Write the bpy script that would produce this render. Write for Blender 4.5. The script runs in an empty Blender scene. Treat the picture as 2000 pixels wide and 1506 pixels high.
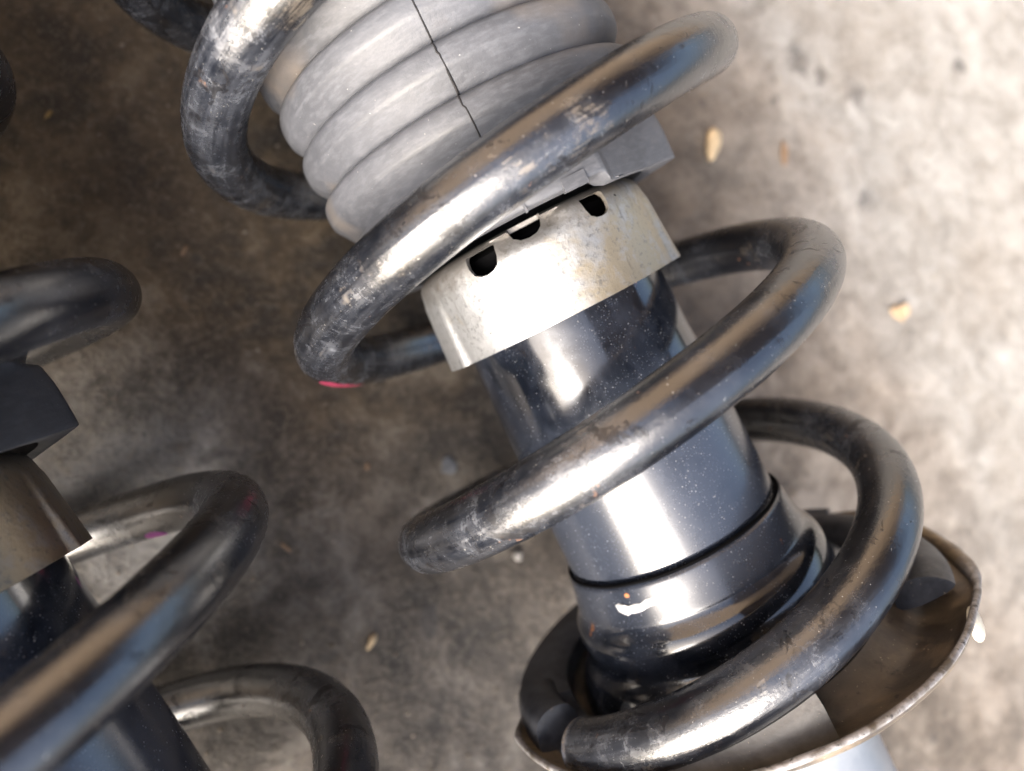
import bpy, bmesh, math, random
from math import sin, cos, pi, radians
from mathutils import Matrix, Vector, noise

# ------------------------------------------------------------------ camera, sky, sun, exposure
C = bpy.context.scene.collection
MM = 0.001
H = 66.5                      # height of the strut axis above the ground, mm
sc = bpy.context.scene
cam_d = bpy.data.cameras.new("camera"); cam = bpy.data.objects.new("camera", cam_d); C.objects.link(cam)
sc.camera = cam
cam_d.sensor_width = 36.0; cam_d.lens = 1474.45/2000*36
cam_d.clip_start = 0.005; cam_d.clip_end = 500
rot = Matrix(((0.8210874, 0.4574187, -0.3414435), (-0.4543349, 0.8858403, 0.0941630), (0.3455363, 0.0778137, 0.9351736)))
cam.matrix_world = Matrix.Translation(Vector((-80.7476, -7.4339, 165.3966+H))*MM) @ rot.to_4x4()
cam_d.dof.use_dof = True
cam_d.dof.focus_distance = 0.146
cam_d.dof.aperture_fstop = 8.0

SUN_DIR = Vector((-0.72, -0.42, 0.55)).normalized()      # towards the bright side of the sky
world = bpy.data.worlds.new("World"); sc.world = world; world.use_nodes = True
nt = world.node_tree
bg = nt.nodes["Background"]
sky = nt.nodes.new("ShaderNodeTexSky"); sky.sky_type = 'NISHITA'; sky.sun_disc = False
sky.sun_elevation = math.asin(SUN_DIR.z); sky.sun_rotation = math.atan2(SUN_DIR.x, SUN_DIR.y)
sky.dust_density = 8.5; sky.air_density = 1.0; sky.ozone_density = 1.0
nt.links.new(sky.outputs[0], bg.inputs[0]); bg.inputs[1].default_value = 0.15
sun_d = bpy.data.lights.new("sun", 'SUN'); sun = bpy.data.objects.new("sun", sun_d); C.objects.link(sun)
sun_d.energy = 2.0; sun_d.angle = radians(48); sun_d.color = (1.0, 0.99, 0.975)
sun.rotation_euler = SUN_DIR.to_track_quat('Z', 'Y').to_euler()
sc.view_settings.view_transform = 'Standard'; sc.view_settings.look = 'None'
sc.view_settings.exposure = 1.72; sc.view_settings.gamma = 1.0

# ------------------------------------------------------------------ node helper
class N:
    def __init__(s, name):
        s.m = bpy.data.materials.new(name); s.m.use_nodes = True
        s.t = s.m.node_tree; s.b = s.t.nodes["Principled BSDF"]; s.y = 0
    def new(s, typ, **kw):
        n = s.t.nodes.new(typ)
        for k, v in kw.items(): setattr(n, k, v)
        return n
    def link(s, a, b): s.t.links.new(a, b)
    def put(s, sock, v):
        if hasattr(v, 'links') or isinstance(v, bpy.types.NodeSocket): s.link(v, sock)
        elif v is not None: sock.default_value = v
    def coord(s, kind='Object', scale=(1, 1, 1), loc=(0, 0, 0), rotz=0):
        c = s.new("ShaderNodeTexCoord"); m = s.new("ShaderNodeMapping")
        s.link(c.outputs[kind], m.inputs[0]); m.inputs['Scale'].default_value = scale
        m.inputs['Location'].default_value = loc; m.inputs['Rotation'].default_value = (0, 0, rotz)
        return m.outputs[0]
    def noise(s, vec, scale, detail=4, rough=.55, dist=0, out='Fac'):
        n = s.new("ShaderNodeTexNoise"); s.link(vec, n.inputs['Vector'])
        n.inputs['Scale'].default_value = scale; n.inputs['Detail'].default_value = detail
        n.inputs['Roughness'].default_value = rough; n.inputs['Distortion'].default_value = dist
        return n.outputs[out]
    def voro(s, vec, scale, feature='F1', rand=1.0, out='Distance'):
        n = s.new("ShaderNodeTexVoronoi", feature=feature); s.link(vec, n.inputs['Vector'])
        n.inputs['Scale'].default_value = scale; n.inputs['Randomness'].default_value = rand
        return n.outputs[out]
    def ramp(s, fac, stops, interp='LINEAR'):
        r = s.new("ShaderNodeValToRGB"); r.color_ramp.interpolation = interp
        e = r.color_ramp.elements
        while len(e) < len(stops): e.new(.5)
        for k, (p, c) in enumerate(stops):
            e[k].position = p
            e[k].color = (c, c, c, 1) if not isinstance(c, tuple) else (*c, 1)
        s.link(fac, r.inputs[0]); return r.outputs[0]
    def mix(s, f, a, b, blend='MIX'):
        n = s.new("ShaderNodeMix", data_type='RGBA', blend_type=blend)
        s.put(n.inputs[0], f)
        for k, v in ((6, a), (7, b)):
            if isinstance(v, tuple): n.inputs[k].default_value = (*v, 1)
            else: s.put(n.inputs[k], v)
        return n.outputs[2]
    def math(s, op, a, b=None, c=None, clamp=False):
        n = s.new("ShaderNodeMath", operation=op, use_clamp=clamp)
        s.put(n.inputs[0], a)
        if b is not None: s.put(n.inputs[1], b)
        if c is not None: s.put(n.inputs[2], c)
        return n.outputs[0]
    def maprange(s, v, a, b, c=0., d=1.):
        n = s.new("ShaderNodeMapRange"); s.put(n.inputs[0], v)
        for k, x in enumerate((a, b, c, d)): n.inputs[k+1].default_value = x
        return n.outputs[0]
    def sep(s, vec):
        n = s.new("ShaderNodeSeparateXYZ"); s.link(vec, n.inputs[0]); return n.outputs
    def bump(s, h, strength=.3, dist=.0005, prev=None):
        n = s.new("ShaderNodeBump"); s.link(h, n.inputs['Height'])
        n.inputs['Strength'].default_value = strength; n.inputs['Distance'].default_value = dist
        if prev is not None: s.link(prev, n.inputs['Normal'])
        return n.outputs[0]
    def fin(s, color=None, rough=None, metal=None, ior=None, spec=None, normal=None, coat=None, coat_rough=None):
        for k, v in (('Base Color', color), ('Roughness', rough), ('Metallic', metal), ('IOR', ior), ('Specular IOR Level', spec),
                     ('Normal', normal), ('Coat Weight', coat), ('Coat Roughness', coat_rough)):
            if v is None: continue
            if isinstance(v, tuple): s.b.inputs[k].default_value = (*v, 1)
            else: s.put(s.b.inputs[k], v)
        return s.m

# object-space coordinates below are in metres; UV of swept tubes = (mm along, mm around)
def mat_coil():
    n = N("worn_black_coil_paint")
    ob = n.coord('Object'); s = n.sep(ob)
    low = n.noise(n.coord('Object', loc=(.3, .1, .7)), 26, 3, .6, .3)
    # the outer left bends have rubbed most
    area = n.math('ADD', low, n.maprange(s[0], .01, -.055, 0, .16))
    mid = n.noise(n.coord('Object', loc=(.9, .4, .2)), 120, 8, .72, .5)
    along = n.noise(n.coord('UV', scale=(.035, .55, 1)), 1.0, 9, .74, .7)
    cross = n.noise(n.coord('UV', scale=(.42, .20, 1), rotz=.75), 1.0, 9, .76, 1.6)
    cross2 = n.noise(n.coord('UV', scale=(.09, .9, 1), rotz=-.35), 1.0, 9, .78, 1.3)
    tiny = n.noise(ob, 1500, 3, .6)
    # thin film of dust
    film = n.math('MULTIPLY', n.maprange(n.math('ADD', n.math('MULTIPLY', mid, .5), n.math('MULTIPLY', along, .5)), .43, .62), n.maprange(area, .44, .66), clamp=True)
    # crisp scuffs down to grey primer
    m1 = n.math('ADD', n.math('MULTIPLY', cross, .55), n.math('MULTIPLY', mid, .45))
    scuff = n.math('MULTIPLY', n.maprange(m1, .54, .62), n.maprange(area, .49, .62), clamp=True)
    m2 = n.math('ADD', n.math('MULTIPLY', cross2, .45), n.math('ADD', n.math('MULTIPLY', tiny, .12), n.math('MULTIPLY', mid, .25)))
    scuff2 = n.math('MULTIPLY', n.maprange(m2, .45, .50), n.maprange(area, .48, .62), clamp=True)
    sc = n.math('MAXIMUM', scuff, scuff2)
    sc = n.math('MULTIPLY', sc, n.maprange(tiny, .36, .52), clamp=True)
    c = n.mix(n.maprange(low, .42, .66, .0, .22), (.004, .005, .008), (.050, .058, .078))
    c = n.mix(n.math('MULTIPLY', film, .7), c, (.075, .083, .102))
    c = n.mix(n.math('MULTIPLY', sc, .60), c, (.16, .175, .205))
    tan = n.math('MULTIPLY', n.maprange(n.noise(n.coord('Object', loc=(2, 7, 3)), 60, 6, .7, .3), .60, .68), n.maprange(along, .45, .56), clamp=True)
    c = n.mix(n.math('MULTIPLY', tan, .4), c, (.26, .21, .15))
    # gritty specks, thickest along the flanks
    grit = n.noise(ob, 2100, 2, .5)
    c = n.mix(n.maprange(grit, .725, .755), c, (.40, .39, .37))
    rust = n.math('MULTIPLY', n.maprange(n.noise(n.coord('Object', loc=(1.3, 2.1, .4)), 85, 6, .7, .4), .665, .69), n.maprange(mid, .45, .52), clamp=True)
    c = n.mix(n.math('MULTIPLY', rust, .8), c, (.17, .075, .035))
    blk = n.math('MAXIMUM', n.maprange(n.noise(n.coord('Object', loc=(4, 2, 9)), 120, 8, .75, .8), .575, .60), n.math('MULTIPLY', n.maprange(cross2, .38, .33), .7))
    c = n.mix(n.math('MULTIPLY', blk, .8), c, (.006, .006, .008))
    r = n.math('ADD', n.math('ADD', .12, n.maprange(n.noise(n.coord('Object', loc=(6, 6, 6)), 210, 7, .75, .6), .45, .62, 0, .14)), n.math('MULTIPLY', film, .18))
    r = n.math('ADD', r, n.math('MULTIPLY', sc, .28))
    r = n.math('ADD', r, n.math('MULTIPLY', n.math('MAXIMUM', rust, tan), .3))
    r = n.math('ADD', r, n.math('MULTIPLY', blk, .12))
    spc = n.math('SUBTRACT', .5, n.math('MULTIPLY', blk, .26))
    h = n.math('ADD', n.math('MULTIPLY', mid, .5), n.math('MULTIPLY', along, .35))
    h = n.math('SUBTRACT', h, n.math('MULTIPLY', sc, .12))
    nb = n.bump(h, .30, .0006)
    nb = n.bump(n.noise(ob, 1100, 5, .65), .16, .0004, nb)
    return n.fin(c, r, ior=2.15, spec=spc, normal=nb)

def mat_tube():
    n = N("gloss_black_tube_paint")
    ob = n.coord('Object')
    sp = n.voro(ob, 800); sp2 = n.voro(n.coord('Object', loc=(.2, .3, .1)), 1700)
    sz = n.noise(ob, 200, 3, .6)
    dots = n.math('MULTIPLY', n.maprange(sp, .14, .05), n.maprange(sz, .42, .52), clamp=True)
    dots2 = n.math('MULTIPLY', n.maprange(sp2, .22, .12), n.maprange(sz, .38, .55), clamp=True)
    s = n.sep(ob)
    haze = n.math('ADD', n.maprange(n.noise(ob, 85, 7, .72, .5), .42, .70), n.math('MULTIPLY', n.math('MULTIPLY', n.maprange(s[2], .030, .052, 0, .8), n.maprange(s[2], .086, .082)), n.maprange(n.noise(ob, 55, 5, .65), .25, .55, .45, 1.1)), clamp=True)
    c = n.mix(n.math('MULTIPLY', haze, .42), (.006, .008, .013), (.060, .074, .108))
    c = n.mix(n.math('MULTIPLY', dots2, .30), c, (.30, .31, .33))
    c = n.mix(n.math('MULTIPLY', dots, .40), c, (.42, .42, .42))
    c = n.mix(n.maprange(n.noise(n.coord('Object', loc=(2, 5, 1)), 120, 5, .6), .70, .73), c, (.16, .07, .035))
    r = n.math('ADD', .09, n.math('ADD', n.math('MULTIPLY', dots, .4), n.math('MULTIPLY', haze, .15)))
    nb = n.bump(n.noise(ob, 160, 3, .5), .04, .0005)
    return n.fin(c, r, ior=1.95, normal=nb)

def mat_zinc(name="zinc_plated_steel", A=(.45, .465, .485), B=(.47, .41, .31), lo=.34):
    n = N(name)
    ob = n.coord('Object'); s = n.sep(ob)
    f = n.noise(ob, 300, 6, .7); g = n.noise(ob, 40, 5, .65, .6); w = n.noise(ob, 800, 4, .7)
    tan = n.math('ADD', g, n.maprange(s[0], -.012, .024, -.10, .16))  # chromate tan, with the collar's shaded side painted into it
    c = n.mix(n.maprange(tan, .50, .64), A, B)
    c = n.mix(n.math('MULTIPLY', n.maprange(f, .5, .66), .6), c, tuple(min(1, x*1.12) for x in A))
    c = n.mix(n.math('MULTIPLY', n.maprange(w, .55, .66), .6), c, tuple(x*.42 for x in A))
    scr = n.noise(n.coord('Object', scale=(1, 1, .12)), 420, 6, .75, .4)
    c = n.mix(n.math('MULTIPLY', n.maprange(scr, .60, .68), .5), c, (.14, .125, .11))
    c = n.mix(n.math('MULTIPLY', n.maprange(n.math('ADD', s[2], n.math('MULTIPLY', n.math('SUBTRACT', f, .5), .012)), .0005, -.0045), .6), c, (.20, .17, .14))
    c = n.mix(n.maprange(n.noise(n.coord('Object', loc=(3, 1, 2)), 520, 2), .765, .785), c, (.03, .025, .02))
    r = n.math('ADD', lo, n.math('MULTIPLY', f, .28))
    h = n.math('ADD', w, n.math('MULTIPLY', f, .5))
    return n.fin(c, r, metal=.82, normal=n.bump(h, .30, .0004))

def mat_boot(name="dusty_grey_rubber", k=1.0):
    n = N(name)
    ob = n.coord('Object'); s = n.sep(ob)
    g = n.noise(ob, 42, 5, .6, .4); f = n.noise(n.coord('Object', scale=(1, 1, 4)), 300, 4, .6); sp = n.noise(ob, 1500, 2, .5)
    st = n.noise(n.coord('Object', scale=(1, 1, .25)), 220, 4, .7, .8)
    c = n.mix(n.maprange(g, .35, .68), tuple(x*k for x in (.060, .064, .075)), tuple(x*k for x in (.098, .104, .121)))
    c = n.mix(n.math('MULTIPLY', n.maprange(f, .45, .72), .5), c, tuple(x*k for x in (.140, .147, .168)))
    c = n.mix(n.math('MULTIPLY', n.maprange(st, .62, .78), .3), c, (.07, .068, .075))
    c = n.mix(n.maprange(n.noise(ob, 28, 3, .6), .56, .72), c, tuple(x*k for x in (.17, .15, .135)))
    c = n.mix(n.maprange(sp, .75, .79), c, (.36, .36, .36))
    h = n.math('ADD', n.noise(ob, 900, 4, .7), n.math('MULTIPLY', g, .6))
    return n.fin(c, n.math('ADD', .40, n.math('MULTIPLY', f, .22)), ior=1.55, normal=n.bump(h, .25, .0004))

def mat_rubber(name="dark_rubber", a=(.022, .022, .024), b=(.075, .07, .065), rough=.5):
    n = N(name); ob = n.coord('Object')
    g = n.noise(ob, 130, 6, .65, .4)
    c = n.mix(n.maprange(g, .4, .68), a, b)
    c = n.mix(n.maprange(n.noise(ob, 1400, 2), .72, .76), c, (.32, .28, .22))
    return n.fin(c, rough, normal=n.bump(n.noise(ob, 700, 4, .6), .25, .0005))

def mat_pan():
    n = N("dusty_black_pan_paint"); ob = n.coord('Object')
    g = n.noise(ob, 48, 6, .65, .5); f = n.noise(ob, 260, 5, .7)
    c = n.mix(n.maprange(g, .40, .62), (.05, .041, .033), (.20, .158, .112))
    c = n.mix(n.maprange(f, .60, .70), c, (.012, .011, .011))
    c = n.mix(n.maprange(n.noise(ob, 1100, 2), .715, .745), c, (.42, .36, .28))
    r = n.math('ADD', .30, n.math('MULTIPLY', n.maprange(g, .35, .65), .25))
    return n.fin(c, r, ior=1.7, normal=n.bump(n.math('ADD', f, g), .3, .0006))

def mat_rim():
    n = N("scraped_bare_rim"); ob = n.coord('Object'); s = n.sep(ob)
    g = n.noise(ob, 160, 6, .7, .4); f = n.noise(ob, 700, 4, .65)
    c = n.mix(n.maprange(g, .42, .60), (.34, .34, .36), (.10, .085, .07))
    c = n.mix(n.maprange(f, .60, .68), c, (.02, .019, .018))
    tan = n.math('MULTIPLY', n.maprange(s[0], .040, .050), n.maprange(s[1], .024, .010), clamp=True)
    c = n.mix(n.math('MULTIPLY', tan, .85), c, n.mix(n.maprange(g, .4, .6), (.12, .085, .05), (.32, .25, .16)))
    return n.fin(c, n.math('ADD', .25, n.math('MULTIPLY', f, .3)), metal=.2, normal=n.bump(f, .5, .0006))

def mat_silver():
    n = N("silver_painted_body"); ob = n.coord('Object')
    g = n.noise(ob, 90, 5, .65)
    c = n.mix(n.maprange(g, .4, .7), (.30, .33, .37), (.42, .44, .47))
    return n.fin(c, .38, metal=.35, normal=n.bump(g, .1, .0005))

def mat_plain(name, col, rough=.5, metal=0.):
    n = N(name); ob = n.coord('Object')
    g = n.noise(ob, 400, 4, .6)
    c = n.mix(n.maprange(g, .35, .7), tuple(x*.75 for x in col), tuple(min(1, x*1.2) for x in col))
    return n.fin(c, rough, metal=metal, normal=n.bump(g, .2, .0004))

def mat_black():
    n = N('black_inner_part'); return n.fin((.003, .003, .0035), .9, spec=.05)

def mat_ground():
    n = N("stained_concrete")
    ob = n.coord('Object'); s = n.sep(ob)
    warp = n.noise(ob, 9, 4, .6)
    big = n.noise(n.coord('Object', loc=(.4, .2, 0)), 14, 6, .62, .3)
    mid = n.noise(n.coord('Object', loc=(1.4, 3.2, 0)), 62, 6, .68, .3)
    fine = n.noise(ob, 420, 6, .7, .3)
    grit = n.noise(ob, 1700, 3, .6)
    # clean pale concrete to the right, shade painted into the stain under the struts
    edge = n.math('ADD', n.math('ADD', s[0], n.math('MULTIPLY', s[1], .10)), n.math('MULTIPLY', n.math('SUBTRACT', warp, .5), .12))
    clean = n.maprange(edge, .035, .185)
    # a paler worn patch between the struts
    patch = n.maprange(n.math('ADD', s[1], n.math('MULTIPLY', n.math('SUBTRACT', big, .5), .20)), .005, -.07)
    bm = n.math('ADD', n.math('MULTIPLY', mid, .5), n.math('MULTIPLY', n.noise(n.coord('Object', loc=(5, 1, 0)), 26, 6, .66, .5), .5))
    stain_shade = n.ramp(bm, [(.40, (.012, .0078, .0045)), (.47, (.038, .0255, .0135)), (.53, (.074, .051, .028)), (.60, (.135, .102, .066))])
    stain_shade2 = n.ramp(bm, [(.40, (.015, .012, .010)), (.47, (.048, .041, .036)), (.53, (.100, .090, .082)), (.60, (.19, .18, .17))])
    c = n.mix(n.math('MULTIPLY', patch, .85), stain_shade, stain_shade2)
    # a pale bluish light sheen painted beside the left strut's collar
    dx = n.math('ADD', s[0], .108); dy = n.math('ADD', s[1], .006)
    rr = n.math('SQRT', n.math('ADD', n.math('MULTIPLY', dx, dx), n.math('MULTIPLY', dy, dy)))
    pm = n.maprange(n.math('ADD', rr, n.math('MULTIPLY', n.math('SUBTRACT', bm, .5), -.10)), .050, .012)
    c = n.mix(n.math('MULTIPLY', pm, .8), c, n.ramp(bm, [(.40, (.08, .082, .088)), (.60, (.27, .275, .285))]))
    pale = n.mix(n.maprange(mid, .30, .70), (.145, .137, .127), (.345, .345, .342))
    warm = n.mix(n.maprange(mid, .32, .66), (.105, .078, .058), (.26, .215, .175))
    cool = n.maprange(n.math('ADD', n.math('SUBTRACT', s[0], .05), n.math('MULTIPLY', n.math('SUBTRACT', big, .5), .16)), .04, .13)
    pale = n.mix(cool, warm, pale)
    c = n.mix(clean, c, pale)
    # three dark smudges on the pale part
    for (sx_, sy_, ra) in ((.175, .0267, .0085), (.196, .006, .007), (.178, -.036, .006), (.183, .018, .005)):
        ax = n.math('SUBTRACT', s[0], sx_); ay = n.math('SUBTRACT', s[1], sy_)
        q_ = n.math('SQRT', n.math('ADD', n.math('MULTIPLY', ax, ax), n.math('MULTIPLY', ay, ay)))
        k_ = n.maprange(n.math('ADD', q_, n.math('MULTIPLY', n.math('SUBTRACT', n.noise(ob, 150, 5, .7), .5), .022)), ra, ra*.3)
        c = n.mix(n.math('MULTIPLY', k_, .75), c, (.045, .045, .05))
    c = n.mix(n.math('MULTIPLY', n.maprange(big, .50, .68), .42), c, n.mix(clean, (.035, .022, .014), (.15, .125, .10)))
    c = n.mix(n.math('MULTIPLY', n.maprange(fine, .50, .68), .36), c, n.mix(clean, (.20, .17, .13), (.40, .38, .36)))
    c = n.mix(n.math('MULTIPLY', n.maprange(fine, .45, .32), .5), c, n.mix(clean, (.020, .015, .012), (.12, .10, .085)))
    c = n.mix(n.math('MULTIPLY', n.maprange(grit, .64, .70), .55), c, (.42, .36, .27))
    dk = n.maprange(n.noise(n.coord('Object', loc=(7.1, 2.2, 0)), 38, 3, .55, .2), .675, .72)
    c = n.mix(n.math('MULTIPLY', dk, .6), c, (.03, .028, .03))
    h = n.math('ADD', n.math('MULTIPLY', mid, .8), n.math('MULTIPLY', fine, .35))
    nb = n.bump(h, .8, .0026)
    nb = n.bump(grit, .35, .0004, nb)
    r = n.mix(clean, n.maprange(mid, .3, .7, .42, .75), n.maprange(mid, .3, .7, .8, .9))
    return n.fin(c, r, normal=nb)

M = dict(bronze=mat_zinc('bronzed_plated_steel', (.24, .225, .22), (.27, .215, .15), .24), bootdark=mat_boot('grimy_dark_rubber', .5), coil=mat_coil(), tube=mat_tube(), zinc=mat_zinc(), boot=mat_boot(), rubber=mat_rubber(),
         insul=mat_rubber("grey_insulator_rubber", (.085, .083, .081), (.15, .147, .144), .5), pan=mat_pan(), rim=mat_rim(),
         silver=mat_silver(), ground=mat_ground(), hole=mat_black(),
         pink=mat_plain("pink_paint_dab", (.50, .055, .13), .45), magenta=mat_plain("magenta_paint_dab", (.50, .10, .42), .45),
         white=mat_plain("white_paint_smear", (.62, .63, .65), .6), seed=mat_plain("dry_seed_husk", (.62, .48, .30), .6),
         leaf=mat_plain("dry_leaf", (.24, .155, .095), .6), rust=mat_plain('rust_spot', (.42, .16, .06), .7), cream=mat_plain('cream_spot', (.62, .60, .52), .5), palefleck=mat_plain("pale_grit", (.34, .33, .32), .7), greyspot=mat_plain("grey_grit", (.125, .13, .145), .8), peach=mat_plain("peach_leaf", (.42, .31, .20), .7), insdark=mat_rubber("blue_black_rubber", (.022, .026, .036), (.075, .084, .105), .4),
         ochre=mat_plain("yellow_chip", (.30, .20, .07), .6), seam=mat_plain("dark_mould_line", (.018, .017, .018), .6))

# ------------------------------------------------------------------ mesh helpers (strut-local: x,y across, z along the axis, mm)
def link(name, verts, faces, mat, parent=None, uvs=None, smooth=True, sharp=None, label=None):
    me = bpy.data.meshes.new(name)
    me.from_pydata([tuple(c*MM for c in v) for v in verts], [], faces)
    me.materials.append(mat)
    if uvs:
        l = me.uv_layers.new(name="UVMap")
        for p in me.polygons:
            for li in p.loop_indices: l.data[li].uv = uvs[me.loops[li].vertex_index]
    if smooth:
        me.polygons.foreach_set("use_smooth", [True]*len(me.polygons))
        if sharp: me.set_sharp_from_angle(angle=radians(sharp))
    me.update()
    o = bpy.data.objects.new(name, me); C.objects.link(o)
    if parent is not None: o.parent = parent
    if label: o['label'] = label
    return o

def smoothprof(pts, sub=4):
    """Catmull-Rom through (r, s) points; a point given twice stays sharp."""
    out = []
    n = len(pts)
    for i in range(n-1):
        p1, p2 = Vector(pts[i]), Vector(pts[i+1])
        if (p2-p1).length < 1e-6: continue
        p0 = Vector(pts[i-1]) if i > 0 else p1
        p3 = Vector(pts[i+2]) if i+2 < n else p2
        for k in range(sub):
            t = k/sub
            out.append(.5*((2*p1)+(p2-p0)*t+(2*p0-5*p1+4*p2-p3)*t*t+(3*p1-p0-3*p2+p3)*t**3))
    out.append(Vector(pts[-1]))
    return [(v.x, v.y) for v in out]

def revolve(name, prof, mat, parent, seg=160, f=None, a0=0., a1=360., sharp=35, closed=False, label=None):
    full = abs(a1-a0-360) < 1e-6
    na = seg if full else seg+1
    V, F = [], []
    for j in range(na):
        th = radians(a0+(a1-a0)*j/seg)
        for (r, s) in prof:
            if f: rr, ss = f(r, s, math.degrees(th) % 360)
            else: rr, ss = r, s
            V.append((rr*cos(th), rr*sin(th), ss))
    m = len(prof)
    for j in range(seg):
        j2 = (j+1) % na
        for i in range(m if closed else m-1):
            i2 = (i+1) % m
            F.append((j*m+i, j2*m+i, j2*m+i2, j*m+i2))
    if closed and not full:
        F.append(tuple(range(m))); F.append(tuple(reversed([seg*m+i for i in range(m)])))
    return link(name, V, F, mat, parent, sharp=sharp, label=label)

def sweep(name, path, rad, mat, parent, seg=40, caps=True, ref=None, label=None, prof=None, radf=None):
    """tube along path (list of Vector, mm) with parallel frames kept towards the strut axis; UV = mm along, mm around"""
    V, F, U = [], [], []
    n = len(path); dist = 0.
    for i, p in enumerate(path):
        t = (path[min(i+1, n-1)]-path[max(i-1, 0)]).normalized()
        out = Vector((p.x, p.y, 0)).normalized() if ref is None else ref
        e1 = (out-t*out.dot(t)).normalized(); e2 = t.cross(e1)
        if i: dist += (path[i]-path[i-1]).length
        r0 = radf(i/(n-1)) if radf else rad
        for k in range(seg+1):
            a = 2*pi*k/seg
            if prof: x, y = prof(a)
            else: x, y = cos(a), sin(a)
            V.append(tuple(p+e1*(x*r0)+e2*(y*r0))); U.append((dist, rad*a))
    m = seg+1
    for i in range(n-1):
        for k in range(seg): F.append((i*m+k, (i+1)*m+k, (i+1)*m+k+1, i*m+k+1))
    if caps:
        for base, inner, flip in ((0, -1, 1), ((n-1)*m, 1, 0)):
            pc = path[0] if base == 0 else path[-1]
            d = (path[0]-path[1]).normalized() if base == 0 else (path[-1]-path[-2]).normalized()
            ring = [base+k for k in range(m)]
            prev = ring
            for q, (sc_, push) in enumerate(((.93, .35), (.80, .6), (.4, .7))):
                st = len(V)
                for k in range(m):
                    v = Vector(V[base+k]); V.append(tuple(pc+(v-pc)*sc_+d*push)); U.append(U[base+k])
                cur = [st+k for k in range(m)]
                for k in range(m-1):
                    fq = (prev[k], prev[k+1], cur[k+1], cur[k]); F.append(fq if not flip else fq[::-1])
                prev = cur
            F.append(tuple(prev[:-1]) if not flip else tuple(prev[:-1][::-1]))
    return link(name, V, F, mat, parent, uvs=U, label=label)

def blob(name, mat, parent, outline, thick, place, sub=3, dome=.5):
    """flattened solid with an uneven outline: outline = [(x, y)], place maps (x, y, z) to 3-D"""
    n = len(outline)
    cx = sum(p[0] for p in outline)/n; cy = sum(p[1] for p in outline)/n
    V, F = [], []
    rings = [(1., 0.), (1., thick*.5), (.86, thick*.85), (.5, thick)]
    for s_, z in rings:
        for x, y in outline: V.append(place(cx+(x-cx)*s_, cy+(y-cy)*s_, z))
    V.append(place(cx, cy, thick*1.05))
    for k in range(len(rings)-1):
        for i in range(n): F.append((k*n+i, k*n+(i+1) % n, (k+1)*n+(i+1) % n, (k+1)*n+i))
    c = len(V)-1; k = len(rings)-1
    for i in range(n): F.append((k*n+i, k*n+(i+1) % n, c))
    F.append(tuple(reversed(range(n))))
    return link(name, V, F, mat, parent)

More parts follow.
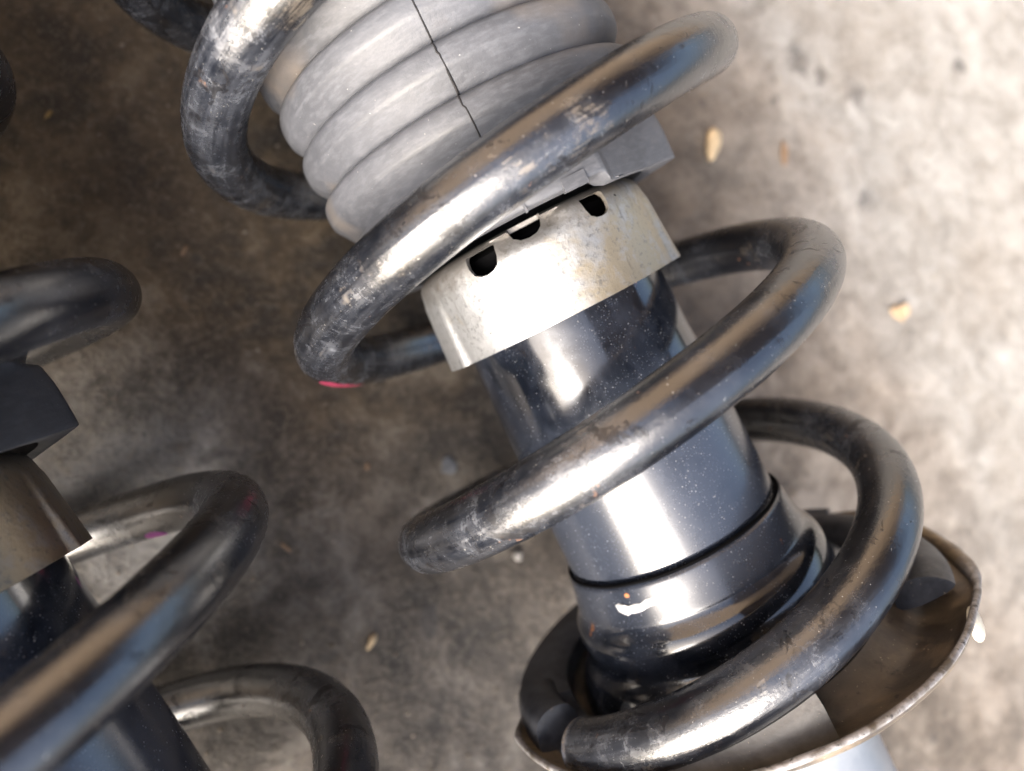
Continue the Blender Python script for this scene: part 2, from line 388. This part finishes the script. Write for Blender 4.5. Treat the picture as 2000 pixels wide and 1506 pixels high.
COIL = [(-560,-50.7,15,-99.8),(-545,-53.7,1.2,-97.9),(-530,-53.1,-12.9,-95.9),(-515,-48.9,-26.4,-94),(-500,-41.3,-38.4,-92.1),
 (-485,-30.9,-48,-90.2),(-470,-18.3,-54.6,-88.3),(-455,-4.4,-57.7,-86.4),(-440,9.8,-57.1,-84.6),(-425,23.4,-52.8,-82.7),
 (-410,35.5,-45.2,-80.8),(-395,45.1,-34.8,-79),(-380,51.8,-22.1,-77.1),(-365,54.9,-8.2,-75.2),(-350,54.3,6,-73.3),
 (-335,50.1,19.7,-71.4),(-320,42.4,31.7,-69.5),(-305,31.9,41.4,-67.5),(-290,19.2,48,-65.6),(-275,5.2,51.1,-63.5),
 (-260,-9.1,50.4,-61.5),(-245,-22.8,46.1,-59.5),(-230,-35,38.4,-57.4),(-215,-44.7,27.7,-55.3),(-200,-51.4,14.9,-53.2),
 (-185,-54.6,0.8,-51.1),(-170,-54,-13.6,-48.9),(-155,-49.7,-27.5,-46.7),(-140,-42,-39.8,-44.5),(-125,-31.5,-49.7,-42.4),
 (-110,-18.7,-56.5,-40.2),(-95,-4.6,-59.8,-38.1),(-80,9.8,-59.3,-36.1),(-65,23.6,-55.1,-34.1),(-50,35.8,-47.4,-32.2),
 (-35,45.6,-36.8,-30.2),(-20,52.4,-23.9,-28.3),(-5,55.6,-9.7,-26.4),(10,55,4.8,-24.5),(25,50.8,18.8,-22.7),
 (40,43,31.2,-20.8),(55,32.4,41.2,-19),(70,19.6,48,-17),(85,5.5,51.4,-15),(100,-9,51,-12.9),
 (115,-22.8,46.8,-10.7),(130,-35.1,39.1,-8.4),(145,-44.9,28.5,-6.1),(160,-51.6,15.8,-3.7),(175,-54.8,1.6,-1.4),
 (190,-54.1,-12.8,0.8),(205,-49.6,-26.5,3.1),(220,-41.7,-38.5,5.3),(235,-30.9,-48.1,7.5),(250,-18,-54.4,9.6),
 (265,-3.8,-57.2,11.7),(280,10.6,-56.2,13.8),(295,24.3,-51.5,15.8),(310,36.4,-43.4,17.9),(325,46,-32.4,19.9),
 (340,52.5,-19.4,21.8),(355,55.4,-5.1,23.8),(370,54.6,9.4,25.6),(385,50.2,23.3,27.5),(400,42.3,35.5,29.3),
 (415,31.6,45.4,31.1),(430,18.9,52.1,33),(445,4.9,55.4,34.9),(460,-9.4,54.9,37),(475,-23,50.7,39.1),
 (490,-34.9,43.2,41.2),(505,-44.4,32.8,43.4),(520,-50.9,20.2,45.6),(535,-53.9,6.4,47.8),(550,-53.2,-7.9,50),
 (565,-49,-21.6,52.2),(580,-41.4,-33.9,54.4),(595,-31.1,-43.8,56.6),(610,-18.7,-50.9,58.9),(625,-5.1,-54.5,61.2),
 (640,8.7,-54.6,63.6),(655,21.9,-51.1,66.1),(670,33.5,-44.3,68.6),(685,42.8,-34.7,71.2),(700,49.1,-22.9,73.8),
 (715,52,-9.9,76.4),(730,51.4,3.6,78.9),(745,47.3,16.5,81.4),(760,40.1,28,83.9),(775,30.1,37.2,86.4),
 (790,18.2,43.5,88.9),(805,5.1,46.6,91.4),(820,-8.3,46.1,93.8),(835,-20.9,42.2,96.2),(850,-32.1,35.1,98.6),
 (865,-40.9,25.4,101),(880,-46.8,13.7,103.4),(895,-49.5,0.8,105.7)]
def coil_point(t):
    if t < COIL[0][0]:
        th0 = math.atan2(COIL[0][2], COIL[0][1]); d = t-COIL[0][0]
        r = math.hypot(COIL[0][1], COIL[0][2])+d*.004
        return Vector((r*cos(th0+radians(d)), r*sin(th0+radians(d)), COIL[0][3]+d*.12))
    k = min(int((t-COIL[0][0])/15.), len(COIL)-2)
    p = [COIL[max(0, min(len(COIL)-1, k+i))] for i in (-1, 0, 1, 2)]
    q = [Vector(x[1:]) for x in p]; f = (t-COIL[k][0])/(COIL[k+1][0]-COIL[k][0])
    return .5*((2*q[1])+(q[2]-q[0])*f+(2*q[0]-5*q[1]+4*q[2]-q[3])*f*f+(3*q[1]-q[0]-3*q[2]+q[3])*f**3)

def smooth(x, a, b):
    t = max(0., min(1., (x-a)/(b-a))); return t*t*(3-2*t)
def win(th, a, b, w=2.5):
    """1 between the angles a..b (degrees, may cross 0)"""
    c = (a+b)/2; h = (b-a)/2
    d = abs((th-c+180) % 360-180)
    return 1-smooth(d, h-w/2, h+w/2)

# ---------------------------------------------------------------- one strut
def chaikin(pr, k=2):
    for _ in range(k):
        out = []
        for i in range(len(pr)):
            a, b = pr[i], pr[(i+1) % len(pr)]
            out += [(a[0]*.75+b[0]*.25, a[1]*.75+b[1]*.25), (a[0]*.25+b[0]*.75, a[1]*.25+b[1]*.75)]
        pr = out
    return pr

def make_strut(mw, label, shift, mark, smear, zinc, bootm):
    e = bpy.data.objects.new("suspension_strut", None); C.objects.link(e); e.matrix_world = mw
    e['label'] = label; e['category'] = "strut"; e['group'] = "suspension struts lying side by side"
    # -- coil spring
    T0, T1, st = -800, 865, 3.0
    n = int((T1-T0)/st)
    path = [coil_point(T0+(T1-T0)*i/n) for i in range(n+1)]
    coil = sweep("coil_spring", path, 6.5, M['coil'], e, seg=48)
    # paint dab(s) on the wire
    for (ta, tb, mat, a0, a1) in mark:
        V, F = [], []; na, nb = 26, 9
        for i in range(na+1):
            t = ta+(tb-ta)*i/na
            p = coil_point(t); tg = (coil_point(t+1)-coil_point(t-1)).normalized()
            out = Vector((p.x, p.y, 0)).normalized(); e1 = (out-tg*out.dot(tg)).normalized(); e2 = tg.cross(e1)
            env = (sin(pi*min(1, max(0, i/na)))**.45)*(1+.22*noise.noise(Vector((t*.35, 3, 1))))
            for k in range(nb+1):
                am = radians((a0+a1)/2); hw = radians((a1-a0)/2)*env
                a = am+hw*(2*k/nb-1)
                r = 6.5+.16*(1-abs(2*k/nb-1)**4)*min(1, env*3)-.02
                V.append(tuple(p+e1*(cos(a)*r)+e2*(sin(a)*r)))
        for i in range(na):
            for k in range(nb): F.append((i*(nb+1)+k, (i+1)*(nb+1)+k, (i+1)*(nb+1)+k+1, i*(nb+1)+k+1))
        link("paint_mark", V, F, M[mat], coil, label="%s paint dab on the spring wire" % mat)
    d = shift
    # -- damper tube with its lower sleeve and neck
    prof = [(.2, 6), (24.4, 6), (24.4, 6), (24.7, 6.6), (25.0, 14), (26.4, 50), (26.9, 72.2), (26.9, 72.2), (26.2, 73.0), (26.2, 73.0), (26.2, 74.6), (26.2, 74.6)]
    revolve("damper_tube", [(r, s+d) for r, s in smoothprof(prof, 6)], M['tube'], e, seg=200)
    prof = [(26.0, 73.9), (27.5, 73.9), (27.5, 73.9), (28.05, 74.5), (28.3, 75.3), (29.1, 79.4), (29.75, 82.4), (29.9, 83.4), (30.5, 84.6), (31.9, 86.6),
            (32.6, 89.0), (32.7, 91.2), (32.6, 93.2), (32.9, 94.8), (34.0, 96.6), (35.6, 98.6), (37.4, 101.6), (38.6, 105), (38.8, 109)]
    sleeve = revolve("lower_sleeve", [(r, s+d) for r, s in smoothprof(prof, 6)], M['tube'], e, seg=200)
    # black sealant bead in the joint
    bead = [Vector(((27.55+.25*noise.noise(Vector((th*.05, 1, 2))))*cos(radians(th)), 27.55*sin(radians(th)), 73.55+d+.22*noise.noise(Vector((th*.06, 7, 2))))) for th in range(0, 361, 3)]
    sweep("sealant_bead", bead, .42, M['hole'], sleeve, seg=10, caps=False, radf=lambda f: .42+.42*max(0, noise.noise(Vector((f*9, 4, 4)))))
    if smear:
        # white paint smear on the sleeve
        pts = [(137.0, 77.6), (134.5, 77.2), (132.2, 78.0), (129.5, 78.2), (126.5, 77.9), (123.5, 78.1), (120.6, 77.4), (117.6, 77.2), (115.6, 76.9), (113.9, 77.2),
               (113.6, 78.2), (115.4, 78.9), (118.2, 79.0), (120.8, 79.3), (123.6, 79.8), (126.8, 80.0), (129.6, 79.9), (131.6, 80.2), (133.8, 79.7), (136.2, 79.0)]
        cxp = sum(p[0] for p in pts)/len(pts); 
        def rs(s): return 28.3+(s-75.3)*.2+.0
        V, F = [], []
        rings = ((1.0, .0), (.93, .16), (.7, .22), (.35, .2))
        N_ = len(pts)
        for k, (q, h) in enumerate(rings):
            for (th, s) in pts:
                t2 = cxp+(th-cxp)*q; s2 = 78.6+(s-78.6)*q+(.9-1.0*abs((t2-125)/12)**1.4)*(-.25)
                r = rs(s2)+h; V.append((r*cos(radians(t2)), r*sin(radians(t2)), s2+d))
        for k in range(len(rings)-1):
            for i in range(N_): F.append((k*N_+i, k*N_+(i+1) % N_, (k+1)*N_+(i+1) % N_, (k+1)*N_+i))
        F.append(tuple(range(3*N_, 4*N_)))
        link("paint_smear", V, F, M['white'], sleeve, label="white paint smear on the black sleeve")
    # -- zinc collar with punched holes
    def fc(r, s, th):
        k = s-d
        if r > 27.5:
            rib = max(win(th, -34, 27, 3), win(th, 150, 214, 3))
            r += rib*(.3*smooth(k, -3, 0)+.95*max(0, min(1, (k+2)/17)))
            # scallop at the top front edge
            r -= 1.4*win(th, 80, 109, 12)*(1-smooth(k, -5.0, -1.0))
        return r, s
    ro = [(22.5, -6.9), (25.6, -6.9), (27.2, -6.3), (28.3, -5.0), (28.8, -3.2), (28.95, -1), (29.0, 2), (29.05, 6), (29.1, 10), (29.15, 13.2), (29.2, 14.9), (29.2, 14.9)]
    ri = [(28.2, 15.0), (28.1, 13), (28.1, -2), (27.6, -4.2), (26.4, -5.6), (25, -6.0), (22.5, -6.0)]
    pr = smoothprof(ro, 4)+ri
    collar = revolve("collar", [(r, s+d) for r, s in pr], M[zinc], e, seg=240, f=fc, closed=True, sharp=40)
    cut = bmesh.new()
    for (ta, tb, sa, sb) in ((56.0, 68.5, -5.4, -.6), (109.8, 124.2, -5.4, -.5), (86.0, 103.0, -9.6, -3.3), (236, 248, -4.9, -.9), (292, 304, -4.9, -.9)):
        tm = (ta+tb)/2; w = radians((tb-ta)/2)*29; h = (sb-sa)
        ol = []
        # D-shaped opening, wide at the top, rounded below
        for x, y in ((-1, -.45), (-.93, -.52), (.93, -.52), (1, -.45), (.97, 0), (.80, .32), (.45, .48), (0, .53), (-.45, .48), (-.80, .32), (-.97, 0)):
            ol.append((x*w, (sa+sb)/2+y*h))
        lay = []
        for r in (24.0, 33.0):
            L = []
            for x, y in ol:
                th = radians(tm)+x/29
                L.append(cut.verts.new((r*cos(th)*MM, r*sin(th)*MM, (y+d)*MM)))
            lay.append(L)
        k = len(ol)
        for i in range(k): cut.faces.new((lay[0][i], lay[0][(i+1) % k], lay[1][(i+1) % k], lay[1][i]))
        cut.faces.new(lay[0][::-1]); cut.faces.new(lay[1])
    bmesh.ops.recalc_face_normals(cut, faces=cut.faces)
    cm = bpy.data.meshes.new("cut"); cut.to_mesh(cm); cut.free()
    co = bpy.data.objects.new("cut", cm); C.objects.link(co); co.parent = e
    mod = collar.modifiers.new("b", 'BOOLEAN'); mod.operation = 'DIFFERENCE'; mod.object = co; mod.solver = 'EXACT'; mod.use_self = True
    bm_ = bmesh.new(); bm_.from_mesh(collar.data); bmesh.ops.recalc_face_normals(bm_, faces=bm_.faces); bm_.to_mesh(collar.data); bm_.free()
    dg = bpy.context.evaluated_depsgraph_get(); dg.update()
    nm = bpy.data.meshes.new_from_object(collar.evaluated_get(dg)); collar.modifiers.clear()
    old = collar.data; collar.data = nm; nm.name = "collar"
    bpy.data.objects.remove(co); bpy.data.meshes.remove(old); bpy.data.meshes.remove(cm)
    nm.polygons.foreach_set("use_smooth", [True]*len(nm.polygons)); nm.set_sharp_from_angle(angle=radians(40))
    # inner stop seen through the openings
    revolve("bump_stop", [(r, s+d) for r, s in ((0.1, -6.5), (20, -6.5), (23, -4.5), (23, 6), (0.1, 6))], M['hole'], e, seg=64)
    # -- rubber boot
    pts = [(30.5, -9.5), (30.5, -7.2), (30.5, -7.2), (36.6, -7.2), (36.6, -7.2), (37.1, -8.0), (37.2, -12), (36.9, -16.5), (36.6, -19.2)]
    s0 = -21.6
    for k in range(13):
        g = s0-k*10.6
        pts += [(36.0, g), (36.0, g), (36.3, g-.3), (38.9, g-4.0), (39.35, g-4.7), (39.6, g-5.4), (39.75, g-7.2), (39.6, g-8.7), (39.0, g-9.6), (37.8, g-10.2), (36.5, g-10.5)]
    pts += [(30, s0-13*10.6-4)]
    bprof = smoothprof(pts, 3)
    def fb(r, s, th):
        k = s-d
        if k > -20.5:
            ear = win(th, -58, 63, 3.0)
            if r > 33:
                dt = (th+180) % 360-180
                if 12 <= dt < 64: flat = 33.6/cos(radians(dt-42))
                elif -42 < dt < 12: flat = 33.6/cos(radians(dt+18))
                else: flat = r
                kk = smooth(k, -19.9, -19.0)*max(0, min(1, (64-dt)/3.))*max(0, min(1, (dt+42)/3.))
                r += (flat+(r-37.0)*.6-r)*kk
            if k > -9.0: s += 1.6*ear*(1 if r > 30.6 else .5)-.5*(1-ear)
            a = radians(th)
            # slightly squared skirt
            r += smooth(k, -19, -14)*.45*abs(cos(2*a))**3
        if k > -125: r += .12*noise.noise(Vector((cos(radians(th))*3, sin(radians(th))*3, s*.14)))+.0
        return r, s
    boot = revolve("dust_boot", [(r, s+d) for r, s in bprof], M[bootm], e, seg=220, f=fb, sharp=50)
    # mould seam running down the bellows, a little jagged
    sp = []
    for i, (r, s) in enumerate(bprof):
        if s > -17 or s < -135: continue
        th = radians(94.7+.45*noise.noise(Vector((s*.33, 2, 5)))+.5*(1 if (s-s0) % 10.6 < 3 else 0))
        r += .04
        sp.append(Vector((r*cos(th), r*sin(th), s+d)))
    sweep("mould_seam", sp, .2, M['seam'], boot, seg=6, caps=False, radf=lambda f: .15+.16*max(0, noise.noise(Vector((f*45, 8, 1)))+.25))
    # small moulded blocks on the skirt's lower edge
    for th, w in ((77.0, 1.6), (73.2, 1.2), (92.3, .25), (128, .8)):
        V = []
        for r in (36.4, 37.75):
            for s in (-9.6, -6.9):
                for q in (-1, 1):
                    a = radians(th)+q*w/37/1.0
                    V.append((r*cos(a), r*sin(a), s+d))
        link("skirt_block", V, [(0, 1, 3, 2), (4, 6, 7, 5), (0, 4, 5, 1), (2, 3, 7, 6), (0, 2, 6, 4), (1, 5, 7, 3)], M[bootm], boot, smooth=False)
    # -- spring seat pan
    def fp(r, s, th):
        tilt = 4.6*cos(radians(th-8))
        k = smooth(r, 39, 46)
        s += tilt*k
        if r > 50:
            bl = win(th, 172, 300, 14); r -= 5.0*bl*smooth(r, 50, 58); s += 1.5*bl*smooth(r, 50, 58)
            b = win(th, -2, 30, 24)
            r += 1.0*b*smooth(r, 52, 58); s += 2.5*b*smooth(r, 52, 58)
            if r > 55: s += .3*noise.noise(Vector((th*.08, 2, 2))); r += .35*noise.noise(Vector((th*.05, 9, 2)))
        return r, s
    outer = [(38.0, 103.5), (38.6, 105.2), (41, 106.6), (45, 107.0), (49, 106.6), (53, 105.2), (55.4, 103.6), (56.8, 102.4), (57.4, 102.2), (57.8, 102.6),
             (57.2, 103.8), (54.6, 105.9), (50.5, 108.2), (45, 109.2), (39, 109.4), (36, 111), (34, 115), (34, 115), (32, 115), (32, 109)]
    pan = revolve("spring_seat", [(r, s+d*.5) for r, s in smoothprof(outer, 4)], M['pan'], e, seg=220, f=fp, sharp=60)
    rimp = [Vector((0, 0, 0))]
    rim = []
    for th in range(0, 361, 2):
        r, s = fp(57.3, 102.3, th); 
        rim.append(Vector((r*cos(radians(th)), r*sin(radians(th)), s+d*.5-.15)))
    sweep("rolled_rim", rim, .75, M['rim'], pan, seg=14, caps=False, radf=lambda f: .75+.15*noise.noise(Vector((f*40, 1, 1)))+1.15*win(f*360, -30, 22, 14)+.35*win(f*360, -30, 22, 14)*noise.noise(Vector((f*70, 5, 1))))
    # -- rubber insulator lying under the last turn of the spring
    V, F = [], []
    A0, A1 = 86, 330; na = 122
    for i in range(na+1):
        t = 720+(A0+(A1-A0)*i/na)
        th = t-720
        p = coil_point(min(t, 884)); rc = math.hypot(p.x, p.y)
        if t > 884: rc = 49.3
        sfl = 106.4+4.6*cos(radians(th-8))+d*.5
        under = (p.z+5.2) if t < 884 else 103.0
        if t > 890: under = 96.0+(t-890)*.03
        lo = sfl+.3
        up = min(under, lo-.7)
        V += [(40.5*cos(radians(th)), 40.5*sin(radians(th)), lo), (40.8*cos(radians(th)), 40.8*sin(radians(th)), up+1.6), ((rc-5)*cos(radians(th)), (rc-5)*sin(radians(th)), up+.2),
              ((rc+4.2)*cos(radians(th)), (rc+4.2)*sin(radians(th)), up+.2), (51.6*cos(radians(th)), 51.6*sin(radians(th)), up+1.2), (52.2*cos(radians(th)), 52.2*sin(radians(th)), up+2.2), (52.6*cos(radians(th)), 52.6*sin(radians(th)), lo-1.0)]
    m = 7
    for i in range(na):
        for k in range(m): F.append((i*m+k, i*m+(k+1) % m, (i+1)*m+(k+1) % m, (i+1)*m+k))
    F.append(tuple(range(m))[::-1]); F.append(tuple(na*m+k for k in range(m)))
    ins = link("seat_insulator", V, F, M['insdark'], e, sharp=30)
    # light grey cut end of the insulator showing beside the wire
    V2, F2 = [], []
    for i in range(9):
        th = radians(84.6+i*4.6)
        for k in range(1, 7):
            x, y, z = V[7*min(i*2, 60)+k]
            r = math.hypot(x, y)+(.25 if k > 2 else 0); V2.append((r*cos(th), r*sin(th), z-.35 if k != 6 else z))
    for i in range(8):
        for k in range(5): F2.append((i*6+k, i*6+k+1, (i+1)*6+k+1, (i+1)*6+k))
    F2.append((0, 1, 2, 3, 4, 5)[::-1]); F2.append(tuple(48+k for k in range(6)))
    for i in range(8): F2.append((i*6+5, i*6, (i+1)*6, (i+1)*6+5))
    link("insulator_tab", V2, F2, M['insul'], ins, sharp=30, label="light grey end of the seat insulator")
    # end stop against the cut end of the wire
    V, F = [], []
    B0, B1 = 158.0, 181.0; nb = 10
    for i in range(nb+1):
        th = radians(B0+(B1-B0)*i/nb); fall = 1.0-.35*(i/nb)**2
        for (r, s) in chaikin([(43.5, 104), (43.4, 99.5-3*fall), (45, 95.6-2*fall), (50, 94.6-2*fall), (54.0, 96.6-2*fall), (55.6, 104)]):
            V.append((r*cos(th), r*sin(th), s+d*.5))
    m = 24
    for i in range(nb):
        for k in range(m): F.append((i*m+k, i*m+(k+1) % m, (i+1)*m+(k+1) % m, (i+1)*m+k))
    F.append(tuple(range(m))[::-1]); F.append(tuple(nb*m+k for k in range(m)))
    link("end_stop", V, F, M['insdark'], ins, sharp=60)
    # loose wedge of the insulator inside the pan on the far side of the last turn
    V, F = [], []
    W0, W1 = -62., 31.; nb = 46
    for i in range(nb+1):
        th = radians(W0+(W1-W0)*i/nb); f = i/nb
        sf = 106.4+4.6*cos(th-radians(8))+d*.5-1.0
        h = 8.5*smooth(f, 0, .25)
        for (r, s) in chaikin([(41, sf), (41.5, sf-h*.72), (45, sf-h*.95), (49.5, sf-h), (53.6, sf-h*.72-.5), (55.0, sf-h*.25-2)]):
            V.append((r*cos(th), r*sin(th), s))
    for i in range(nb):
        for k in range(m): F.append((i*m+k, i*m+(k+1) % m, (i+1)*m+(k+1) % m, (i+1)*m+k))
    F.append(tuple(range(m))[::-1]); F.append(tuple(nb*m+k for k in range(m)))
    link("insulator_wedge", V, F, M['insdark'], ins, sharp=60)
    if smear:
        def onpan(x, y, z):
            th = radians(39)+x/58; r = 55.9+z
            return (r*cos(th), r*sin(th), 109.9+y)
        ol = [(-3.2, -1.5), (-2.4, -3.0), (0, -3.6), (2.4, -3.1), (3.4, -1.4), (3.2, 1.2), (1.8, 2.9), (-.4, 3.3), (-2.4, 2.5), (-3.4, .6)]
        blob("pale_dab", M['cream'], pan, ol, 1.5, onpan)['label'] = "cream dab on the outside of the rim"  # pale raised spot beside the right end of the rim
        def onsl(x, y, z):
            th = radians(129)+x/28.7; return ((28.35+z)*cos(th), (28.35+z)*sin(th), 76.4+y)
        blob("rust_spot", M['rust'], sleeve, [(-.7, -1.1), (-.1, -1.3), (.5, -.9), (.4, -.1), (.8, .5), (.3, 1.1), (-.4, .8), (-.3, .1), (-.8, -.4)], .12, onsl)
        fib = [Vector((37.6*cos(radians(61-i*3.2)), 37.6*sin(radians(61-i*3.2)), -5.6+.25*i-.028*i*i)) for i in range(11)]
        sweep("rubber_flash", fib, .1, M['boot'], boot, seg=6, radf=lambda f: .13*(1-.7*f))
    # -- silver body below the seat
    revolve("lower_body", [(r, s+d) for r, s in smoothprof([(23.6, 108), (23.7, 150), (24.0, 205), (23.0, 208), (23.0, 208), (.1, 209)], 5)], M['silver'], e, seg=96)
    # upper mount above the picture
    revolve("upper_mount", [(r, s) for r, s in smoothprof([(.1, -188), (40, -188), (58, -182), (62, -176), (62, -176), (60, -168), (48, -160), (30, -158), (.1, -158)], 3)], M['rubber'], e, seg=64)
    return e

mwA = Matrix.Translation((0, 0, H*MM)) @ Matrix(((0.9393473, -0.3429673, 0), (0, 0, -1), (0.3429673, 0.9393473, 0))).to_4x4()
mB = Matrix(((0.9734944, 0.2281871, 0.0154698), (0.0169839, -0.0046730, -0.9998448), (-0.2280794, 0.9736061, -0.0084246)))
mwB = Matrix.Translation(Vector((-141.9427, 6.8771, H))*MM) @ mB.to_4x4()
strutA = make_strut(mwA, "central black coil strut with a pink dab, grey bellows and white smear on its sleeve", 0.0,
           [(170, 200, 'pink', -85, -35)], True, 'zinc', 'boot')
strutB = make_strut(mwB, "black coil strut cut off by the left edge, its collar bronze and boot dark", 3.0,
           [(324, 331, 'magenta', -145, -108)], False, 'bronze', 'bootdark')

# ---------------------------------------------------------------- ground
def ground():
    V, F = [], []
    xs = [-40, -8, -2, -.6]+[-.30+.01*i for i in range(0, 76)]+[.6, 2, 8, 40]
    xs = sorted(set(round(x, 4) for x in xs))
    ys = [-40, -8, -2, -.6]+[-.36+.01*i for i in range(0, 66)]+[.6, 2, 8, 40]
    ys = sorted(set(round(y, 4) for y in ys))
    for y in ys:
        for x in xs:
            z = 0.0
            if abs(x) < .5 and abs(y) < .5: z = .0006*noise.noise(Vector((x*30, y*30, 0)))-.0004
            V.append((x*1000, y*1000, z*1000))
    n = len(xs)
    for j in range(len(ys)-1):
        for i in range(n-1): F.append((j*n+i, j*n+i+1, (j+1)*n+i+1, (j+1)*n+i))
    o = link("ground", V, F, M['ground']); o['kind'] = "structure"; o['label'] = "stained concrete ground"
    return o
ground()

# ---------------------------------------------------------------- added roof and wall, out of view, to shade the place and colour the gloss
def boxmesh(name, x0, x1, y0, y1, z0, z1, m, e):
    V = [(x, y, z) for z in (z0, z1) for y in (y0, y1) for x in (x0, x1)]
    return link(name, V, [(0, 2, 3, 1), (4, 5, 7, 6), (0, 1, 5, 4), (2, 6, 7, 3), (0, 4, 6, 2), (1, 3, 7, 5)], m, e, smooth=False)
def added_surroundings():
    e = bpy.data.objects.new("added_shade_roof", None); C.objects.link(e); e['kind'] = "structure"
    e['label'] = "added dark boarded roof, out of view, for shade and dark reflections"
    m = mat_plain("added_roof_dark", (.10, .075, .055), .7)
    for i in range(10):
        boxmesh("added_roof_board", -250+i*400, -250+i*400+390, -500, 1700, 2300, 2330, m, e)
    w = bpy.data.objects.new("added_tan_wall", None); C.objects.link(w); w['kind'] = "structure"
    w['label'] = "added tan rendered wall, out of view, for brown reflections"
    m2 = mat_plain("added_wall_tan", (.55, .42, .30), .85)
    boxmesh("added_wall_panel", -3300, 4200, 1700, 1850, 0, 2600, m2, w)
added_surroundings()
def added_fence():  # added out of view to darken the low reflections from the left
    e = bpy.data.objects.new("added_dark_fence", None); C.objects.link(e); e['kind'] = "structure"; e['label'] = "added dark board screen, out of view, to darken reflections"
    m = mat_plain("added_fence_dark", (.035, .03, .027), .8)
    for i in range(12): boxmesh("added_fence_board", -3300-20, -3300, -1900+i*300, -1900+i*300+292, 0, 1150, m, e)
added_fence()

# ---------------------------------------------------------------- bits lying on the concrete
def bit(name, label, cat, mat, x, y, L, W, rz, thick=1.2, rough=.15, seedv=0, curl=0., group=None):
    n = 18; ol = []
    for i in range(n):
        a = 2*pi*i/n
        w = W/2*(1+.25*cos(a)); k = 1+rough*noise.noise(Vector((cos(a)*1.6, sin(a)*1.6, seedv+.5)))*2
        ol.append((L/2*cos(a)*k, w*sin(a)*k))
    z0 = .25
    def place(px, py, pz):
        return (px*cos(rz)-py*sin(rz), px*sin(rz)+py*cos(rz), pz+curl*(px/(L/2))**2+z0)
    o = blob(name, mat, None, ol, thick, place)
    o.location = (x*MM, y*MM, 0); o['label'] = label; o['category'] = cat
    if group: o['group'] = group
    return o
bit("seed_husk", "largest pale tan seed husk lying on the concrete just right of the rubber boot", "seed", M['seed'], 118.5, 11.5, 13.5, 5.4, radians(52), 2.2, .12, 1)
bit("leaf_scrap", "small narrow orange scrap right of the pale seed husk", "leaf", M['leaf'], 148.2, -3.1, 8.5, 3.0, radians(60), .6, .3, 2)
bit("dry_leaf", "peach coloured dry leaf on the bare concrete beside the middle coil's right bend", "leaf", M['peach'], 169, -83.3, 8, 5, radians(20), .8, .5, 3, 1.2)
bit("leaf_scrap", "pale peach fragment touching the dry leaf on its upper left", "leaf", M['peach'], 166, -81.0, 5.5, 3.5, radians(80), .9, .4, 13)
bit("seed_husk", "tiny tan husk on dark concrete between the two struts near the bottom", "seed", M['seed'], -73.4, -77.7, 5.2, 1.9, radians(35), .9, .2, 4)
bit("pebble", "round white grit below the middle turn of the central spring", "grit", M['palefleck'], -21.2, -79.8, 3.4, 3.0, 0, 1.6, .3, 5)
bit("pebble", "soft grey round spot of grit left of the central tube", "grit", M['greyspot'], -27.6, -43.2, 5.6, 5.2, .4, .5, .2, 6)
bit("husk_splinter", "small brown splinter on dark concrete left of the grey bellows", "splinter", M['leaf'], -66.3, 49.1, 3.4, 1.2, radians(38), .5, .3, 7)
bit("husk_splinter", "thin orange splinter between the left strut's coil bend and the central coil", "splinter", M['leaf'], -81.2, -40.2, 3.8, .9, radians(110), .5, .2, 8)
bit("husk_splinter", "tiny yellowish splinter near the upper left corner", "splinter", M['ochre'], -80.5, 96.5, 2.8, 1.1, radians(30), .5, .3, 9)
bit("pebble", "orange crumb left of the grey grit spot", "grit", M['leaf'], -50, -31, 2.2, 1.8, .3, .8, .3, 10)

# loose grit too fine and plentiful to count
def grit():
    rnd = random.Random(7); V, F = [], []
    for k in range(2600):
        x = rnd.uniform(-190, 330); y = rnd.uniform(-300, 150)
        s = .18+.5*rnd.random()**4
        b = len(V); a = rnd.uniform(0, 6.28); zc = .3*s+.35
        ring = []
        for i in range(5):
            an = a+i*1.2566; rr = s*rnd.uniform(.6, 1.2)
            V.append((x+rr*cos(an)*1.3, y+rr*sin(an), zc-.25*s))
        V.append((x, y, zc+.7*s)); V.append((x, y, zc-.7*s))
        for i in range(5): F.append((b+i, b+(i+1) % 5, b+5)); F.append((b+(i+1) % 5, b+i, b+6))
    g = N("mixed_grit"); ob = g.coord('Object')
    c = g.ramp(g.noise(ob, 60, 2, .5), [(.3, (.05, .04, .03)), (.5, (.16, .13, .10)), (.62, (.30, .27, .23)), (.75, (.42, .36, .28))])
    o = link("grit", V, F, g.fin(c, .8), smooth=False); o['kind'] = "stuff"; o['label'] = "fine loose grit scattered on the concrete"
grit()
